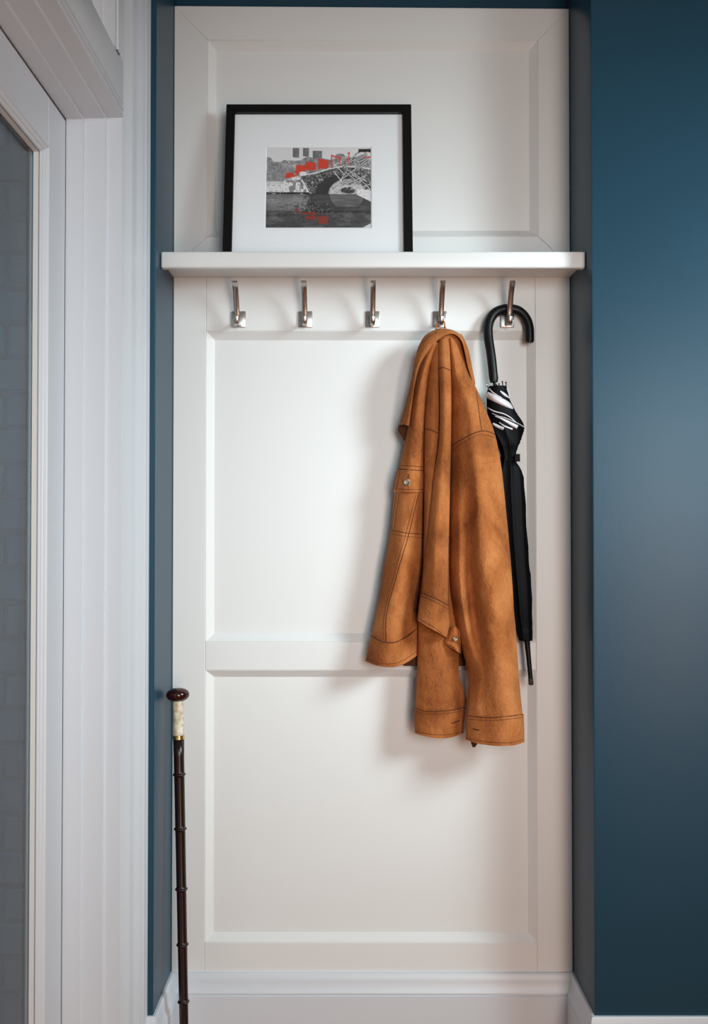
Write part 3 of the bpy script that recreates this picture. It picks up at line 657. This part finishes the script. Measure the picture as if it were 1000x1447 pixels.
sheet('cuff', lin([(1010, 658.5, 739.6, [-.076, -.082, -.088, -.096, -.102, -.100, -.086], [0, 1, 2, 3, 3, 2, -1]), (1030, 658.5, 740.5, [-.076, -.082, -.088, -.096, -.102, -.100, -.086], [0, 1, 2, 3, 3, 2, 0]), (1047, 657.5, 740.8, [-.076, -.082, -.088, -.096, -.102, -.100, -.086], [-2, 3, 5.5, 7, 7, 6, 2])]), .031, .010, nu=50, nv=20, seed=10, wr=.0012)
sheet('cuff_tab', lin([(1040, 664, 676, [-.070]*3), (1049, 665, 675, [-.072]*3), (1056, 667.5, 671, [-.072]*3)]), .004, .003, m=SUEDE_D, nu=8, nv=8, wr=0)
# gathered cloth inside the collar
sheet('yoke', lin([(472, 612, 652, [-.058, -.064, -.068, -.066, -.058]), (485, 604, 658, [-.056, -.066, -.070, -.072, -.058]), (505, 598, 661, [-.052, -.060, -.066, -.070, -.056]), (530, 592, 665, [-.046, -.052, -.056, -.062, -.054]), (560, 590, 668, [-.042, -.048, -.050, -.056, -.050])]), .010, .008, nu=40, nv=40, seed=11, wr=.004)
# collar: arch from the left point over the loop to the right point, given by outer and inner edges
outer = [(565, 598), (573, 569), (580, 539.5), (585.6, 509.6), (590.5, 491), (600, 474.5), (616.5, 465), (630, 464.2), (643, 468), (654, 477), (661.5, 493), (667, 519), (671.3, 541)]
inner = [(577.5, 602), (581.5, 574), (585.5, 545), (591.4, 519), (603, 499), (614, 485), (627, 475.5), (637.5, 472.2), (645, 474.5), (652, 483), (656.5, 500), (661, 522), (670.8, 549)]
rows = []
for t_, yy in ((0, -.062), (.25, -.078), (.6, -.088), (.9, -.090), (1, -.085)):
    rows.append([(a[0]+(b[0]-a[0])*t_, a[1]+(b[1]-a[1])*t_, yy+(.016 if k in (0, 12) else .010 if k in (1, 11) else 0)) for k, (a, b) in enumerate(zip(outer, inner))])
sheet('collar', rows, 0, .007, nu=110, nv=12, seed=12, wr=.0010)
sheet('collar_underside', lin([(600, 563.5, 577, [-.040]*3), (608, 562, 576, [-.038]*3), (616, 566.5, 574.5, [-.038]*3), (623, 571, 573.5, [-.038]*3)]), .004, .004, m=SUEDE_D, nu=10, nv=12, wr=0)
# pocket flap and button on the left front
jb = lambda: BVHTree.FromPolygons([Vector(v) for v in JV], JF)
JV, JF = join(*ALL)
bvj = jb()
pts = []
V, Fc = [], []
fw, fh = 22, 14
for j in range(fh+1):
    for i in range(fw+1):
        v = j/fh; u_ = i/fw; xl = 562.5-7.0*v; py = 664+v*31.5-(1 if u_ > .5 else 0)*v*0
        px = xl+(599.3-xl)*u_; h = hit(bvj, max(px, 559.5-1.0*v), py, -.05)
        h = at(px, py, h.y-.0030-.003*v); V.append(h)
n_ = len(V); V += [v+Vector((0, .0032, 0)) for v in V]
for j in range(fh):
    for i in range(fw): a = j*(fw+1)+i; Fc += [(a, a+1, a+fw+2, a+fw+1), (n_+a, n_+a+fw+1, n_+a+fw+2, n_+a+1)]
for j in range(fh): a = j*(fw+1); Fc += [(a, a+fw+1, n_+a+fw+1, n_+a), (a+fw, n_+a+fw, n_+a+2*fw+1, a+2*fw+1)]
for i in range(fw): a = fh*(fw+1)+i; Fc += [(i, n_+i, n_+i+1, i+1), (a, a+1, n_+a+1, n_+a)]
pfl = obj('pocket_flap', (V, Fc), SUEDE, jk, smooth='auto'); ALL.append((V, Fc))
JV, JF = join(*ALL); bvj = jb()
def button(px, py, r, tilt=(0, -1, 0), par=jk):
    c = hit(bvj, px, py); d = Vector(tilt)
    return obj('button', lathe(c-d*.001, c+d, [(0, r), (.0018, r*1.03), (.0035, r*.93), (.0042, r*.80), (.0034, r*.62), (.0028, r*.3), (.0026, .0003)], 22), BUTTON, par, smooth=True)
button(575, 682, .0078, (-.25, -1, .05), pfl)
button(642.5, 902, .0062, (.2, -.9, .4))
def seam(pts, par=jk, w=1.0, n=40, lift=.0002, name='stitching'):
    V, Fc = [], []
    P = []
    for i in range(n+1):
        c = cat(pts, i/n); P.append(hit(bvj, c[0], c[1]))
    # drop jumps between folds
    Q = [P[0]]
    for p in P[1:]:
        if abs(p.y-Q[-1].y) > .02: continue
        Q.append(p)
    Q = [q+(CAM-q).normalized()*lift for q in Q]
    return obj(name, tube(Q, .00075*w, 6), THREAD, par, smooth=True)
seam([(564, 657.5), (580, 658.5), (599, 660)], w=.8); seam([(562.6, 662.5), (580, 664), (599, 665)], w=1.3)
seam([(559, 691), (577, 691.5), (599, 692)], pfl, .7); seam([(577.5, 670), (577, 677)], pfl, 1.4, 8)
seam([(560, 698), (556, 724), (553, 748)], w=.8); seam([(564, 698), (560, 724), (557, 749)], w=.7)
seam([(591, 698), (584, 728), (576, 760), (560, 815), (546, 869), (545.5, 906)], w=1.2); seam([(587.5, 698), (580, 728), (572, 759), (556, 815), (542.5, 868), (541.5, 905)], w=.7)
seam([(552.5, 749), (574, 753), (597, 755)], w=1.1); seam([(552, 754), (574, 758), (596.5, 760)], w=.7)
seam([(524.5, 898.5), (534, 904), (545, 907.5), (559, 907.5), (573, 900), (588, 889)], w=1.5)
seam([(518.5, 930), (533.6, 936.5), (550, 938), (567, 934.5), (588, 921)], w=.7)
seam([(599.8, 606), (608, 607), (618, 612)], w=1.3); seam([(619.8, 520.5), (627, 519.5), (637, 524)], w=1.3)
seam([(636.6, 632), (645, 625), (653.5, 620.5), (666, 613.5), (680, 609), (690, 610), (698.5, 613.5)], w=1.5); seam([(636.6, 637), (653.5, 626), (666, 619), (680, 614), (698, 618)], w=.7)
seam([(672.5, 553), (675, 570), (677, 586), (680.5, 608)], w=1.2)
seam([(595.5, 838), (606, 841.5), (620, 848), (633.5, 856)], w=1.5); seam([(594.8, 843), (606, 846.5), (620, 853), (633.5, 861)], w=.7)
seam([(590.5, 873.5), (602, 880), (614, 887), (624, 895)], w=.7)
seam([(587, 1001), (603.6, 1005), (634, 1004), (657, 1000)], w=1.3); seam([(587, 1005), (603.6, 1009), (634, 1008), (656, 1004)], w=.7); seam([(587, 1032), (603.6, 1037), (634, 1038), (653, 1033)], w=.7)
seam([(660, 1011.5), (696, 1014), (738.8, 1009.6)], w=1.4); seam([(660, 1016), (696, 1018), (738.8, 1014)], w=.7); seam([(660, 1044), (696, 1049), (721, 1049.5), (739.5, 1045)], w=.7)
seam([(638, 1022), (643, 1020.5), (649, 1018)], w=1.8, n=8, name='buttonhole'); seam([(668, 1029.5), (672, 1031), (677, 1031)], w=1.8, n=8, name='buttonhole')
seam([(567.5, 595), (574.5, 570), (581.5, 541), (587, 511), (592, 494), (602, 479.5), (617, 470)], w=.6)
seam([(637, 500), (637.8, 530), (637.6, 560)], w=1.0)
# hanger loop over the lower hook
x4 = hx[3]
lp = [at(614.5, 469, -.060), at(616.5, 462, -.046), (x4-.004, -.0355, pz-.0135), (x4+.004, -.0325, pz-.0125), at(627.5, 462, -.046), at(629.5, 469, -.060)]
lp = [Vector(p) for p in lp]
lpp = [at(615, 470, -.062), at(616.5, 462.5, -.045), Vector((x4-.0078, -.036, pz-.0145)), Vector((x4, -.0365, pz-.0125)), Vector((x4+.0078, -.036, pz-.0145)), at(628, 462.5, -.045), at(630, 470, -.062)]
obj('hanger_loop', tube([cat([tuple(p) for p in lpp], t/30) for t in range(31)], .0017, 8), SUEDE, jk, smooth=True)
